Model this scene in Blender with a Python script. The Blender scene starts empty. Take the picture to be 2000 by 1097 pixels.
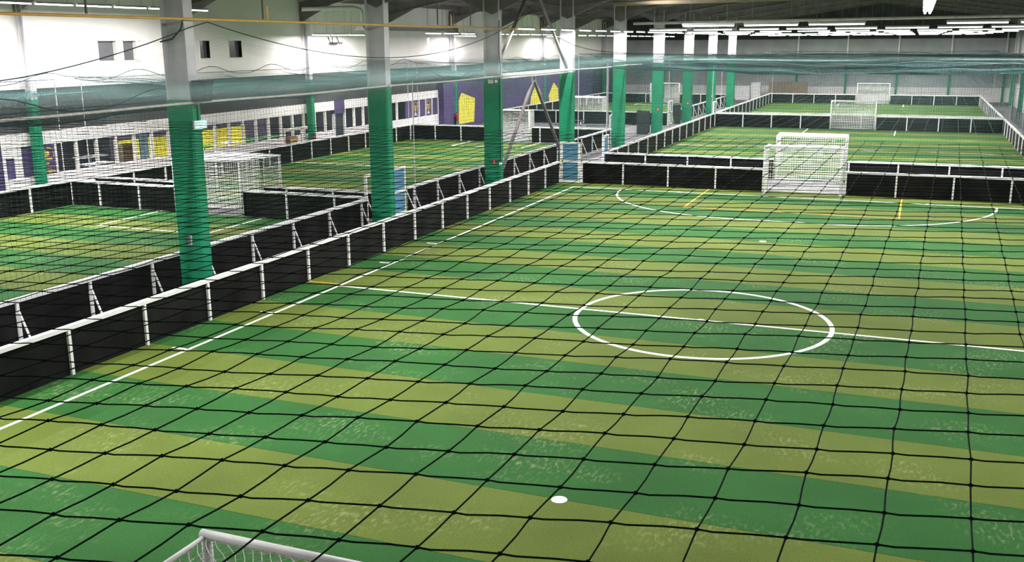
import bpy, math, random
import numpy as np
from mathutils import Matrix, Vector

random.seed(7)
rng = np.random.default_rng(7)
scene = bpy.context.scene
C = scene.collection
PI = math.pi

# ------------------------------------------------------------------ camera
F_PX, PITCH, YAW, ROLL = 1948.2, 0.2349, 0.3813, -0.0062
CAM = Vector((4.364, -22.982, 6.489))
cd = bpy.data.cameras.new('camera'); cam = bpy.data.objects.new('camera', cd); C.objects.link(cam)
cd.sensor_fit = 'HORIZONTAL'; cd.sensor_width = 36.0; cd.lens = F_PX * 36.0 / 2000.0
cd.clip_start = 0.05; cd.clip_end = 500
_fw = Vector((-math.sin(YAW) * math.cos(PITCH), math.cos(YAW) * math.cos(PITCH), -math.sin(PITCH)))
_r = _fw.cross(Vector((0, 0, 1))).normalized(); _u = _r.cross(_fw)
_c, _s = math.cos(ROLL), math.sin(ROLL)
_R, _U = _r * _c + _u * _s, -_r * _s + _u * _c
cam.matrix_world = Matrix(((_R.x, _U.x, -_fw.x, CAM.x), (_R.y, _U.y, -_fw.y, CAM.y), (_R.z, _U.z, -_fw.z, CAM.z), (0, 0, 0, 1)))
scene.camera = cam

# ------------------------------------------------------------------ world, exposure
w = bpy.data.worlds.new('world'); scene.world = w; w.use_nodes = True
w.node_tree.nodes['Background'].inputs[0].default_value = (0.75, 0.8, 0.85, 1)
w.node_tree.nodes['Background'].inputs[1].default_value = 0.3
vs = scene.view_settings
vs.view_transform = 'Standard'; vs.look = 'None'; vs.gamma = 1.0; vs.use_curve_mapping = False
vs.exposure = 0.0
LAMP_W = 112.0          # watts per metre of strip light
scene.cycles.use_denoising = True
scene.cycles.max_bounces = 6
scene.cycles.diffuse_bounces = 4

# ------------------------------------------------------------------ materials
def srgb(r, g, b):
    f = lambda c: (c / 12.92 if c <= 0.04045 else ((c + 0.055) / 1.055) ** 2.4)
    return (f(r / 255), f(g / 255), f(b / 255), 1)

def mat(name, col, rough=0.6, metal=0.0, var=0.08, scale=3.0, bump=0.0, bscale=40.0, spec=0.4):
    m = bpy.data.materials.new(name); m.use_nodes = True
    nt = m.node_tree; b = nt.nodes['Principled BSDF']
    b.inputs['Roughness'].default_value = rough; b.inputs['Metallic'].default_value = metal
    b.inputs['Specular IOR Level'].default_value = spec
    g = nt.nodes.new('ShaderNodeNewGeometry')
    n = nt.nodes.new('ShaderNodeTexNoise'); n.inputs['Scale'].default_value = scale; n.inputs['Detail'].default_value = 4
    nt.links.new(g.outputs['Position'], n.inputs['Vector'])
    r = nt.nodes.new('ShaderNodeMapRange'); r.inputs[1].default_value = 0.3; r.inputs[2].default_value = 0.7
    r.inputs[3].default_value = 1 - var; r.inputs[4].default_value = 1 + var
    nt.links.new(n.outputs['Fac'], r.inputs[0])
    mx = nt.nodes.new('ShaderNodeMix'); mx.data_type = 'RGBA'; mx.blend_type = 'MULTIPLY'; mx.inputs[0].default_value = 1
    mx.inputs[6].default_value = col
    nt.links.new(r.outputs[0], mx.inputs[7]); nt.links.new(mx.outputs[2], b.inputs['Base Color'])
    if bump:
        n2 = nt.nodes.new('ShaderNodeTexNoise'); n2.inputs['Scale'].default_value = bscale
        nt.links.new(g.outputs['Position'], n2.inputs['Vector'])
        bp = nt.nodes.new('ShaderNodeBump'); bp.inputs['Strength'].default_value = bump
        nt.links.new(n2.outputs['Fac'], bp.inputs['Height']); nt.links.new(bp.outputs[0], b.inputs['Normal'])
    return m

def turf_mat(name, col, worn=(0.40, 0.42, 0.22, 1)):
    m = bpy.data.materials.new(name); m.use_nodes = True
    nt = m.node_tree; b = nt.nodes['Principled BSDF']; L = nt.links.new
    b.inputs['Roughness'].default_value = 0.85; b.inputs['Specular IOR Level'].default_value = 0.15
    g = nt.nodes.new('ShaderNodeNewGeometry')
    def noise(sc, det, stretch=None):
        n = nt.nodes.new('ShaderNodeTexNoise'); n.inputs['Scale'].default_value = sc; n.inputs['Detail'].default_value = det
        if stretch:
            mp = nt.nodes.new('ShaderNodeMapping'); mp.inputs['Scale'].default_value = stretch
            L(g.outputs['Position'], mp.inputs['Vector']); L(mp.outputs[0], n.inputs['Vector'])
        else:
            L(g.outputs['Position'], n.inputs['Vector'])
        return n
    def rng_(src, a, b_, c, d):
        r = nt.nodes.new('ShaderNodeMapRange'); r.inputs[1].default_value = a; r.inputs[2].default_value = b_
        r.inputs[3].default_value = c; r.inputs[4].default_value = d; L(src, r.inputs[0]); return r.outputs[0]
    def mul(a, b_):
        x = nt.nodes.new('ShaderNodeMath'); x.operation = 'MULTIPLY'; L(a, x.inputs[0]); L(b_, x.inputs[1]); return x.outputs[0]
    fine = rng_(noise(55, 3, (1, 0.6, 1)).outputs['Fac'], 0.25, 0.75, 0.72, 1.28)
    big = rng_(noise(0.55, 3).outputs['Fac'], 0.3, 0.7, 0.88, 1.12)
    fac = mul(fine, big)
    mx = nt.nodes.new('ShaderNodeMix'); mx.data_type = 'RGBA'; mx.blend_type = 'MULTIPLY'; mx.inputs[0].default_value = 1
    mx.inputs[6].default_value = col; L(fac, mx.inputs[7])
    # scuffed, pale fibres in loose patches
    patch = rng_(noise(0.45, 2, (1, 1.6, 1)).outputs['Fac'], 0.50, 0.68, 0, 1)
    fib = rng_(noise(16, 4, (1, 0.4, 1)).outputs['Fac'], 0.50, 0.74, 0, 0.5)
    wf = mul(patch, fib)
    mx2 = nt.nodes.new('ShaderNodeMix'); mx2.data_type = 'RGBA'
    L(wf, mx2.inputs[0]); L(mx.outputs[2], mx2.inputs[6]); mx2.inputs[7].default_value = worn
    L(mx2.outputs[2], b.inputs['Base Color'])
    bp = nt.nodes.new('ShaderNodeBump'); bp.inputs['Strength'].default_value = 0.5; bp.inputs['Distance'].default_value = 0.02
    L(noise(90, 2).outputs['Fac'], bp.inputs['Height']); L(bp.outputs[0], b.inputs['Normal'])
    return m

def emit_mat(name, col, strength):
    m = bpy.data.materials.new(name); m.use_nodes = True
    b = m.node_tree.nodes['Principled BSDF']
    b.inputs['Base Color'].default_value = col
    b.inputs['Emission Color'].default_value = col; b.inputs['Emission Strength'].default_value = strength
    try: m.cycles.emission_sampling = 'NONE'
    except Exception: pass
    return m

M = dict(
    turf_green=turf_mat('turf_green', (0.025, 0.112, 0.024, 1)),
    turf_olive=turf_mat('turf_olive', (0.108, 0.154, 0.027, 1)),
    turf_edge=turf_mat('turf_edge', (0.085, 0.140, 0.045, 1)),
    line_white=mat('line_white', (0.82, 0.82, 0.78, 1), 0.8, var=0.12, scale=25),
    line_orange=mat('line_orange', (0.75, 0.36, 0.03, 1), 0.8, var=0.15, scale=25),
    concrete=mat('concrete', (0.15, 0.15, 0.16, 1), 0.8, var=0.25, scale=0.8, bump=0.1),
    white_metal=mat('white_metal', (0.80, 0.80, 0.80, 1), 0.4, var=0.06, scale=6),
    grey_white=mat('grey_white', (0.62, 0.62, 0.63, 1), 0.5, var=0.1, scale=5),
    black_board=mat('black_board', (0.009, 0.009, 0.009, 1), 0.7, var=0.6, scale=1.1, spec=0.12),
    steel=mat('steel', (0.60, 0.585, 0.62, 1), 0.5, var=0.08, scale=2),
    dark_steel=mat('dark_steel', (0.17, 0.155, 0.155, 1), 0.6, var=0.2, scale=1.5),
    green_pad=mat('green_pad', (0.008, 0.225, 0.105, 1), 0.45, var=0.14, scale=2.2, bump=0.15, bscale=6),
    wall_white=mat('wall_white', (0.87, 0.83, 0.82, 1), 0.75, var=0.04, scale=0.8),
    wall_grey=mat('wall_grey', (0.40, 0.42, 0.43, 1), 0.75, var=0.12, scale=0.8),
    wall_dark=mat('wall_dark', (0.055, 0.055, 0.06, 1), 0.8, var=0.3, scale=0.8),
    roof=mat('roof', (0.135, 0.112, 0.128, 1), 0.8, var=0.3, scale=0.9),
    purple=mat('purple', (0.085, 0.062, 0.165, 1), 0.6, var=0.12, scale=1.5),
    dark_purple=mat('dark_purple', (0.05, 0.037, 0.095, 1), 0.6, var=0.15, scale=1.5),
    yellow=mat('yellow', (0.78, 0.72, 0.08, 1), 0.6, var=0.08, scale=2),
    gold=mat('gold', (0.55, 0.40, 0.10, 1), 0.6, var=0.2, scale=6),
    pale=mat('pale', (0.65, 0.58, 0.52, 1), 0.6, var=0.2, scale=6),
    blue=mat('blue', (0.10, 0.26, 0.40, 1), 0.5, var=0.12, scale=2.5),
    frame_white=mat('frame_white', (0.85, 0.82, 0.76, 1), 0.5, var=0.06, scale=6),
    orange_pipe=mat('orange_pipe', (0.85, 0.48, 0.13, 1), 0.5, var=0.12, scale=4),
    tube_pale=mat('tube_pale', (0.62, 0.58, 0.57, 1), 0.5, var=0.15, scale=3),
    net_dark=mat('net_dark', (0.038, 0.085, 0.076, 1), 0.75, var=0.3, scale=3),
    net_teal=mat('net_teal', (0.020, 0.064, 0.062, 1), 0.75, var=0.3, scale=0.8),
    rope=mat('rope', (0.03, 0.06, 0.06, 1), 0.8),
    net_white=mat('net_white', (0.78, 0.80, 0.76, 1), 0.7, var=0.05),
    black=mat('black', (0.008, 0.008, 0.009, 1), 0.5),
    black_fabric=mat('black_fabric', (0.022, 0.026, 0.024, 1), 0.8, var=0.3, scale=3),
    glass=mat('glass', (0.12, 0.12, 0.135, 1), 0.12, var=0.1, spec=0.6),
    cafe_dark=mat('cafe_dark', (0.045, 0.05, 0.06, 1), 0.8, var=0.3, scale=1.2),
    cafe_back=mat('cafe_back', (0.13, 0.115, 0.17, 1), 0.8, var=0.2, scale=1.2),
    lime=mat('lime', (0.10, 0.42, 0.08, 1), 0.5),
    table_white=mat('table_white', (0.75, 0.78, 0.78, 1), 0.4),
    wood=mat('wood', (0.24, 0.15, 0.08, 1), 0.6, var=0.3, scale=7),
    plywood=mat('plywood', (0.24, 0.19, 0.13, 1), 0.7, var=0.15, scale=2),
    red=mat('red', (0.50, 0.05, 0.04, 1), 0.5),
    poster_blue=mat('poster_blue', (0.35, 0.55, 0.70, 1), 0.5),
    tube_glow=emit_mat('tube_glow', (1.0, 1.0, 1.0, 1), 9.0),
    exit_glow=emit_mat('exit_glow', (0.55, 0.95, 0.85, 1), 1.1),
)

# ------------------------------------------------------------------ mesh helpers
class MB:
    def __init__(s): s.v = []; s.f = []
    def add(s, vs_, fs):
        o = len(s.v); s.v += [tuple(p) for p in vs_]; s.f += [tuple(i + o for i in f) for f in fs]; return s
    def box(s, x0, x1, y0, y1, z0, z1):
        return s.add([(x0, y0, z0), (x1, y0, z0), (x1, y1, z0), (x0, y1, z0), (x0, y0, z1), (x1, y0, z1), (x1, y1, z1), (x0, y1, z1)],
                     [(0, 3, 2, 1), (4, 5, 6, 7), (0, 1, 5, 4), (1, 2, 6, 5), (2, 3, 7, 6), (3, 0, 4, 7)])
    def bar(s, a, b, wx, wz=None, up=(0, 0, 1)):
        """rectangular bar from a to b"""
        wz = wz or wx; a, b = Vector(a), Vector(b); d = (b - a).normalized(); up = Vector(up)
        if abs(d.dot(up)) > 0.98: up = Vector((0, 1, 0))
        e = d.cross(up).normalized(); n = e.cross(d)
        q = [e * (i * wx / 2) + n * (j * wz / 2) for i, j in ((-1, -1), (1, -1), (1, 1), (-1, 1))]
        return s.add([a + k for k in q] + [b + k for k in q],
                     [(3, 2, 1, 0), (4, 5, 6, 7), (0, 1, 5, 4), (1, 2, 6, 5), (2, 3, 7, 6), (3, 0, 4, 7)])
    def tube(s, pts, r, n=8):
        pts = [Vector(p) for p in pts]; o = len(s.v); k = len(pts); prev = None
        for i, p in enumerate(pts):
            d = (pts[min(i + 1, k - 1)] - pts[max(i - 1, 0)]).normalized()
            up = Vector((0, 0, 1)) if abs(d.z) < 0.95 else Vector((0, 1, 0))
            if prev is None: e = d.cross(up).normalized()
            else: e = (prev - d * prev.dot(d)).normalized()
            prev = e; f = d.cross(e)
            for j in range(n):
                a = 2 * PI * j / n; s.v.append(tuple(p + (e * math.cos(a) + f * math.sin(a)) * r))
        for i in range(k - 1):
            for j in range(n):
                j2 = (j + 1) % n
                s.f.append((o + i * n + j, o + i * n + j2, o + (i + 1) * n + j2, o + (i + 1) * n + j))
        s.f.append(tuple(o + j for j in reversed(range(n)))); s.f.append(tuple(o + (k - 1) * n + j for j in range(n)))
        return s
    def prism(s, outline, lo, hi, axis):
        """outline: 2-D points extruded lo..hi along axis ('x': pts are (y,z); 'y': (x,z); 'z': (x,y))"""
        n = len(outline)
        def P(p, t): return {'x': (t, p[0], p[1]), 'y': (p[0], t, p[1]), 'z': (p[0], p[1], t)}[axis]
        return s.add([P(p, lo) for p in outline] + [P(p, hi) for p in outline],
                     [tuple(range(n))[::-1], tuple(range(n, 2 * n))] + [(i, (i + 1) % n, n + (i + 1) % n, n + i) for i in range(n)])
    def mesh(s, name, m):
        me = bpy.data.meshes.new(name); me.from_pydata(s.v, [], s.f); me.validate(); me.update()
        me.materials.append(M[m]); return me
    def build(s, name, m, parent=None, loc=None, rotz=0):
        return link(name, s.mesh(name, m), parent, loc, rotz)

def link(name, me, parent=None, loc=None, rotz=0):
    o = bpy.data.objects.new(name, me); C.objects.link(o)
    if parent: o.parent = parent
    if loc: o.location = loc
    if rotz: o.rotation_euler = (0, 0, rotz)
    return o

def tag(o, label=None, cat=None, group=None, kind=None):
    if label: o['label'] = label
    if cat: o['category'] = cat
    if group: o['group'] = group
    if kind: o['kind'] = kind
    return o

def thing(name, label, cat, loc=(0, 0, 0), rotz=0, group=None):
    o = bpy.data.objects.new(name, None); C.objects.link(o); o.empty_display_size = 0.2
    o.location = loc; o.rotation_euler = (0, 0, rotz)
    return tag(o, label, cat, group)

def struct(o, label=None):
    o['kind'] = 'structure'
    if label: o['label'] = label
    return o

def smooth(o):
    for p in o.data.polygons: p.use_smooth = True
    return o

# strands: (L,N,3) array of polylines -> thin triangular tubes, all in one mesh
def strands(families, r):
    V = []; Fc = []; off = 0
    for P in families:
        P = np.asarray(P, float); L, N, _ = P.shape
        d = P[:, -1] - P[:, 0]; d /= np.linalg.norm(d, axis=1, keepdims=True) + 1e-9
        up = np.where(np.abs(d[:, 2:3]) > 0.9, np.array([[0., 1, 0]]), np.array([[0., 0, 1]]))
        e = np.cross(d, up); e /= np.linalg.norm(e, axis=1, keepdims=True) + 1e-9
        f = np.cross(e, d)
        ring = np.stack([(e * math.cos(a) + f * math.sin(a)) * r for a in (PI / 2, PI * 7 / 6, PI * 11 / 6)], 1)
        vv = P[:, :, None, :] + ring[:, None, :, :]
        V.append(vv.reshape(-1, 3))
        idx = off + np.arange(L * N * 3).reshape(L, N, 3)
        a, b = idx[:, :-1], idx[:, 1:]
        q = np.stack([a, np.roll(a, -1, 2), np.roll(b, -1, 2), b], -1).reshape(-1, 4)
        Fc.append(q); off += L * N * 3
    return np.concatenate(V), np.concatenate(Fc)

def fast_mesh(name, V, Q, m):
    me = bpy.data.meshes.new(name)
    me.vertices.add(len(V)); me.vertices.foreach_set('co', np.asarray(V, np.float32).ravel())
    me.loops.add(Q.size); me.loops.foreach_set('vertex_index', Q.astype(np.int32).ravel())
    me.polygons.add(len(Q)); me.polygons.foreach_set('loop_start', np.arange(0, Q.size, Q.shape[1], dtype=np.int32))
    me.update(calc_edges=True); me.validate(); me.materials.append(M[m]); return me

# ================================================================== THE SETTING
COL_Y = [-2.25 + 10.12 * k for k in range(9)]
COL_X = -12.9
WL = -29.3            # face of the left wall
WR = 13.4             # face of the right wall
Y0, Y1 = -28.0, 96.0

def roof_z(x):
    if x < COL_X:
        t = (x - WL) / (COL_X - WL); return 8.9 + 1.5 * (1 - abs(2 * t - 1))
    t = (x - COL_X) / (WR + 0.4 - COL_X); return 8.9 + 1.9 * (1 - abs(2 * t - 1))

struct(MB().box(-36, WR + 1, Y0 - 1, Y1 + 1, -0.25, -0.03).build('floor', 'concrete'), 'grey concrete floor of the sports hall')

# ceiling: folded roof sheet with rafters and purlins
ceil = MB()
xs = [WL - 0.4, (WL + COL_X) / 2, COL_X, (COL_X + WR + 0.4) / 2, WR + 0.4]
for a, b in zip(xs[:-1], xs[1:]):
    za, zb = roof_z(max(a, WL)), roof_z(min(b, WR + 0.4))
    ceil.add([(a, Y0, za), (b, Y0, zb), (b, Y1, zb), (a, Y1, za), (a, Y0, za + .15), (b, Y0, zb + .15), (b, Y1, zb + .15), (a, Y1, za + .15)],
             [(0, 3, 2, 1), (4, 5, 6, 7), (0, 1, 5, 4), (1, 2, 6, 5), (2, 3, 7, 6), (3, 0, 4, 7)])
ceiling = struct(ceil.build('ceiling', 'roof'), 'dark pitched roof sheeting above the hall')
def ibeam(mb, a, b, h, wd):
    a, b = Vector(a), Vector(b); up = Vector((0, 0, 1))
    mb.bar(a, b, 0.03, h); o = Vector((0, 0, h / 2))
    mb.bar(a + o, b + o, wd, 0.03); mb.bar(a - o, b - o, wd, 0.03)
for k in range(-2, 10):
    y = -2.25 + 10.12 * k
    mb = MB()
    for a, b in zip(xs[:-1], xs[1:]):
        ibeam(mb, (a, y, roof_z(max(a, WL)) - .42), (b, y, roof_z(min(b, WR + .4)) - .42), 0.5, 0.22)
    for xk, sg in ((WL, 1), (COL_X, -1), (COL_X, 1), (WR, -1)):       # haunches at the supports
        mb.prism([(xk, roof_z(xk) - 1.25), (xk, roof_z(xk) - .5), (xk + sg * 2.4, roof_z(xk + sg * 2.4) - .6)], y - .05, y + .05, 'y')
    mb.build('rafter', 'dark_steel', ceiling)
pur = MB().box(-.05, .05, Y0, Y1, -.09, .09).mesh('purlin', 'dark_steel')
x = WL + 0.9
while x < WR:
    link('purlin', pur, ceiling, (x, 0, roof_z(x) - .12)); x += 1.9

# ---- left wall: cafe openings below, dark band, tall white wall with high windows
wl = struct(MB().box(WL - .25, WL, Y0, Y1, 4.75, 5.79).box(WL - .25, WL, Y0, Y1, 6.65, 9.3)
            .box(WL - .25, WL, Y0, 12.15, 5.79, 6.65).box(WL - .25, WL, 13.43, 13.68, 5.79, 6.65).box(WL - .25, WL, 14.75, 19.0, 5.79, 6.65)
            .box(WL - .25, WL, 19.78, 21.33, 5.79, 6.65).box(WL - .25, WL, 22.42, Y1, 5.79, 6.65)
            .build('wall_left', 'wall_white'), 'tall white left wall of the hall with small high windows')
MB().box(WL - .3, WL - .04, Y0, Y1, 3.0, 4.75).build('dark_band', 'wall_dark', wl)
for a, b in ((Y0, 6.45), (46.2, Y1)):
    MB().box(WL - .3, WL, a, b, 0, 3.0).build('purple_panel', 'dark_purple', wl)
def lowband(a, b): MB().box(WL - .22, WL, a, b, -.03, 1.2).build('dado', 'wall_white', wl)
lowband(6.45, 31.38); lowband(32.62, 46.2)
MB().box(WL - .22, WL, 6.45, 31.38, 2.45, 3.0).build('fascia', 'wall_white', wl)
MB().box(WL - .22, WL, 32.62, 46.2, 2.45, 3.0).build('fascia', 'wall_white', wl)
MB().box(WL - .22, WL, 31.38, 32.62, 2.2, 3.0).build('purple_panel', 'purple', wl)
post_y = [9.2 + 1.178 * k for k in range(19)] + [32.7 + 1.17 * k for k in range(7)]
pm = MB().box(WL - .16, WL - .02, -.055, .055, 1.2, 2.45).mesh('mullion', 'frame_white')
for y in post_y: link('mullion', pm, wl, (0, y, 0))
MB().box(WL - .2, WL - .02, 6.45, 6.62, 1.2, 2.45).box(WL - .2, WL - .02, 7.06, 7.42, 1.2, 2.45).box(WL - .2, WL - .02, 8.0, 8.55, 1.2, 2.45).build('wall_pier', 'wall_white', wl)
MB().box(WL - .2, WL - .02, 6.62, 7.06, 2.05, 2.45).build('wall_pier', 'wall_white', wl)
for a, b, z1 in ((6.62, 7.06, 2.05), (7.42, 8.0, 2.45)):
    MB().box(WL - .12, WL - .06, a, b, 1.2, z1).build('purple_panel', 'purple', wl)
# purple posters filling the window bays at the far end of the cafe
py = [40.9 + 1.05 * k for k in range(6)]
for k in range(5):
    a, b = py[k] + .05, py[k + 1] - .05
    p = MB().box(WL - .10, WL - .05, a, b, 1.25, 2.42).build('poster', 'purple', wl)
    MB().box(WL - .12, WL + .02, b, b + .1, 1.2, 2.45).build('mullion', 'frame_white', wl)
    if k in (1, 3):
        c = (a + b) / 2; pts = [(WL - .045, c + .30 * math.cos(t), 1.98 + .36 * math.sin(t)) for t in np.linspace(0, PI, 9)]
        e = MB().tube([(WL - .045, c + .30, 1.7)] + pts + [(WL - .045, c - .30, 1.7)], .025, 5)
        for q in range(3): e.box(WL - .05, WL - .04, c - .2 + .03 * q, c + .2 - .03 * q, 1.95 - .13 * q, 2.05 - .13 * q)
        e.build('gold_emblem', 'gold', p)
        MB().prism([(c - .22, 1.35), (c + .22, 1.35), (c, 1.68)], WL - .05, WL - .04, 'x').build('pale_print', 'pale', p)
# the poster with the gold arch beside the first green wall column
p = MB().box(WL - .12, WL - .03, 8.56, 9.14, 1.22, 2.43).build('poster', 'purple', wl)
pts = [(WL - .02, 8.72 + .34 * math.cos(t), 2.0 + .3 * math.sin(t)) for t in np.linspace(PI * .5, -.35, 9)]
e = MB().tube(pts, .022, 5)
e.prism([(8.58 + .26 * math.cos(t), 2.06 + .15 * math.sin(t)) for t in np.linspace(-PI / 2, PI / 2, 9)], WL - .03, WL - .02, 'x')
e.box(WL - .03, WL - .02, 8.6, 8.98, 1.80, 1.88).box(WL - .03, WL - .02, 8.62, 8.78, 1.58, 1.7)
e.box(WL - .03, WL - .02, 8.62, 9.05, 1.44, 1.47).box(WL - .03, WL - .02, 8.62, 9.02, 1.36, 1.39).box(WL - .03, WL - .02, 8.6, 9.08, 1.27, 1.33)
e.build('gold_emblem', 'gold', p)
# projecting purple block with yellow painted shapes
pb = struct(MB().box(WL - .1, -28.85, 46.2, 84.0, -.03, 3.85).build('wall_purple', 'purple'), 'purple wall block with yellow shapes at the far left')
for pts in ([(48.85, .25), (48.9, 2.1), (49.45, 2.65), (52.0, 2.1), (51.75, .25)],
            [(64.6, .85), (64.85, 1.55), (66.1, 2.65), (66.9, 2.4), (67.6, 1.7), (67.65, .85)],
            [(69.9, .85), (69.7, 1.4), (71.2, 2.6), (72.4, 2.0), (72.6, .85)]):
    MB().prism([(a, b) for a, b in pts], -28.85, -28.82, 'x').build('yellow_shape', 'yellow', pb)

# high windows
def high_window(n, y0, y1, side):
    root = MB().box(WL - .24, WL - .20, y0, y1, 5.79, 6.65).build('window_%d' % n, 'glass'); struct(root, 'small dark window set high in the white left wall')
    f = MB().box(WL - .22, WL + .02, y0 - .04, y0, 5.75, 6.69).box(WL - .22, WL + .02, y1, y1 + .04, 5.75, 6.69) \
            .box(WL - .22, WL + .02, y0 - .04, y1 + .04, 6.65, 6.69).box(WL - .22, WL + .04, y0 - .06, y1 + .06, 5.74, 5.79)
    f.build('window_frame', 'frame_white', root)
    if side: MB().box(WL - .2, WL + .0, y1 - side, y1 - .01, 5.8, 6.64).build('window_casement', 'frame_white', root)
high_window(1, 12.15, 13.43, .16); high_window(2, 13.68, 14.75, .22); high_window(3, 19.0, 19.78, 0); high_window(4, 21.33, 22.42, 0)

# cafe room behind the openings
cb = struct(MB().box(-34.3, -34.1, 17.3, 31, 0, 3.2).build('wall_cafe_back', 'cafe_back'), 'dull purple back wall of the cafe room')
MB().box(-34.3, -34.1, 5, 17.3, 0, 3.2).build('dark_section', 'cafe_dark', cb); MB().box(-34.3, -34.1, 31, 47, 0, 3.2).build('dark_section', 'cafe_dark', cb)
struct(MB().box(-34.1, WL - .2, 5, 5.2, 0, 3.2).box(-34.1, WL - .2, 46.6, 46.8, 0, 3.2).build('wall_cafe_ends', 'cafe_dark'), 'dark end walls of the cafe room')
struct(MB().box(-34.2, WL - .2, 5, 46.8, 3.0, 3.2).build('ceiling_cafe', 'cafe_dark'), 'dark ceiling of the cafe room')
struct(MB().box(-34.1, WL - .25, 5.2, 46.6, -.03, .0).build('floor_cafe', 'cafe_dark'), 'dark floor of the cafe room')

# far, right and near walls
fw = struct(MB().box(-30, WR + 1, Y1 - .3, Y1, -.03, 1.45).build('wall_far', 'wall_white'), 'low white part of the far end wall')
MB().box(-30, WR + 1, Y1 - .24, Y1, 1.45, 6.6).build('grey_cladding', 'wall_grey', fw)
MB().box(-30, WR + 1, Y1 - .24, Y1, 6.6, 11.2).build('dark_cladding', 'wall_dark', fw)
rw = struct(MB().box(WR, WR + .3, Y0, Y1, -.03, 2.2).build('wall_right', 'wall_white'), 'right side wall, white below and grey above')
MB().box(WR + .05, WR + .3, Y0, Y1, 2.2, 10).build('grey_cladding', 'wall_grey', rw)
struct(MB().box(-30, WR + 1, Y0 - .3, Y0, -.03, 11).build('wall_near', 'wall_grey'), 'wall behind the viewing balcony')

# ================================================================== TURF AND LINES
def turf(name, label, x0, x1, y0, y1, step, phase, edge=0.0, group=None):
    t = thing(name, label, 'turf', ((x0 + x1) / 2, (y0 + y1) / 2, 0)); inv = Vector(t.location)
    k = math.floor((y0 - phase) / step)
    while phase + k * step < y1:
        a, b = max(y0, phase + k * step), min(y1, phase + (k + 1) * step)
        if b - a > .02:
            MB().box(x0 - inv.x - .08, x1 - inv.x + .08, a - inv.y + .004, b - inv.y - .004, -.03, 0).build('turf_strip', 'turf_olive' if k % 2 == 0 else 'turf_green', t)
        k += 1
    return t

def rect_line(t, a, b, wd=.08, m='line_white', z=.005, name='pitch_line'):
    o = Vector(t.location); a = Vector((a[0], a[1], 0)) - o; b = Vector((b[0], b[1], 0)) - o
    MB().bar((a.x, a.y, z / 2 - .001), (b.x, b.y, z / 2 - .001), wd, z + .002).build(name, m, t)

def arc_line(t, c, r, a0, a1, wd=.09, z=.006, name='pitch_line', n=64):
    o = Vector(t.location); v = []; f = []
    cl = abs(a1 - a0 - 2 * PI) < 1e-6
    for i in range(n + 1):
        a = a0 + (a1 - a0) * i / n
        for rr, zz in ((r - wd / 2, -.002), (r + wd / 2, -.002), (r + wd / 2, z), (r - wd / 2, z)):
            v.append((c[0] - o.x + rr * math.cos(a), c[1] - o.y + rr * math.sin(a), zz))
    for i in range(n):
        for j in range(4): f.append((i * 4 + j, i * 4 + (j + 1) % 4, i * 4 + 4 + (j + 1) % 4, i * 4 + 4 + j))
    MB().add(v, f).build(name, 'line_white', t)

def spot(t, x, y, r=.12, name='penalty_spot'):
    o = t.location
    MB().prism([(x - o.x + r * math.cos(a), y - o.y + r * math.sin(a)) for a in np.linspace(0, 2 * PI, 17)[:-1]], -.002, .007, 'z').build(name, 'line_white', t)

HW, HL = 9.98, 20.4
R1 = turf('turf_pitch', 'large near artificial turf pitch in green and olive stripes with centre circle', -11.05, 11.05, -22.0, 22.0, 2.055, 0.0)
for s in (-1, 1):
    rect_line(R1, (s * HW, -HL), (s * HW, HL)); rect_line(R1, (-HW, s * HL), (HW, s * HL))
    for yy in (-6.25, -3.05, 3.05, 6.25): rect_line(R1, (s * HW, yy), (s * (HW + .42), yy))
    rect_line(R1, (s * 10.05, .17), (s * 11.04, .17), .07, 'line_orange')
    # D: quarter circles round each post joined by a straight
    arc_line(R1, (-1.6, s * HL), 6.05, PI if s > 0 else PI / 2, 1.5 * PI if s > 0 else PI)
    arc_line(R1, (1.6, s * HL), 6.05, 1.5 * PI if s > 0 else 0, 2 * PI if s > 0 else PI / 2)
    rect_line(R1, (-1.6, s * (HL - 6.05)), (1.6, s * (HL - 6.05)))
    spot(R1, 0, s * (HL - 10.1)); spot(R1, 5.1, s * (HL + .02), .1); spot(R1, -5.05, s * (HL + .02), .1)
    rect_line(R1, (-4.0, s * 16.45), (4.1, s * 16.45), .07, 'line_orange'); rect_line(R1, (-3.98, s * 16.45), (-3.98, s * 21.8), .07, 'line_orange'); rect_line(R1, (4.12, s * 16.45), (4.12, s * 21.8), .07, 'line_orange')
rect_line(R1, (-HW, 0), (HW, 0), .09); arc_line(R1, (0, 0), 3.0, 0, 2 * PI, .11, name='centre_circle', n=96); spot(R1, 0, 0, .1, 'centre_spot')

def small_pitch(label, x0, x1, y0, y1, ph, boxw, boxd, boxes=('n', 'f')):
    t = turf('turf_pitch', label, x0, x1, y0, y1, 2.0, ph); cx = (x0 + x1) / 2; cy = (y0 + y1) / 2
    rect_line(t, (x0 + .3, cy), (x1 - .3, cy))
    for s, yy in ((1, y1), (-1, y0)):
        for q in (-1, 1): rect_line(t, (cx + q * boxw, yy), (cx + q * boxw, yy - s * boxd))
        if boxd < 4: rect_line(t, (cx - boxw, yy - s * boxd), (cx + boxw, yy - s * boxd))
    return t
LX0, LX1 = -28.0, -13.86
L1 = small_pitch('striped turf pitch at the left nearest the cafe windows', LX0, LX1, -21.0, 8.55, 0.6, 2.45, 3.5)
L2 = small_pitch('middle left turf pitch between the cafe and the aisle columns', LX0, LX1, 9.95, 39.15, 0.3, 2.4, 3.4)
L3 = small_pitch('far left turf pitch beyond the seating gap', LX0, LX1, 55.9, 84.6, 0.3, 2.4, 3.4)
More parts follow.
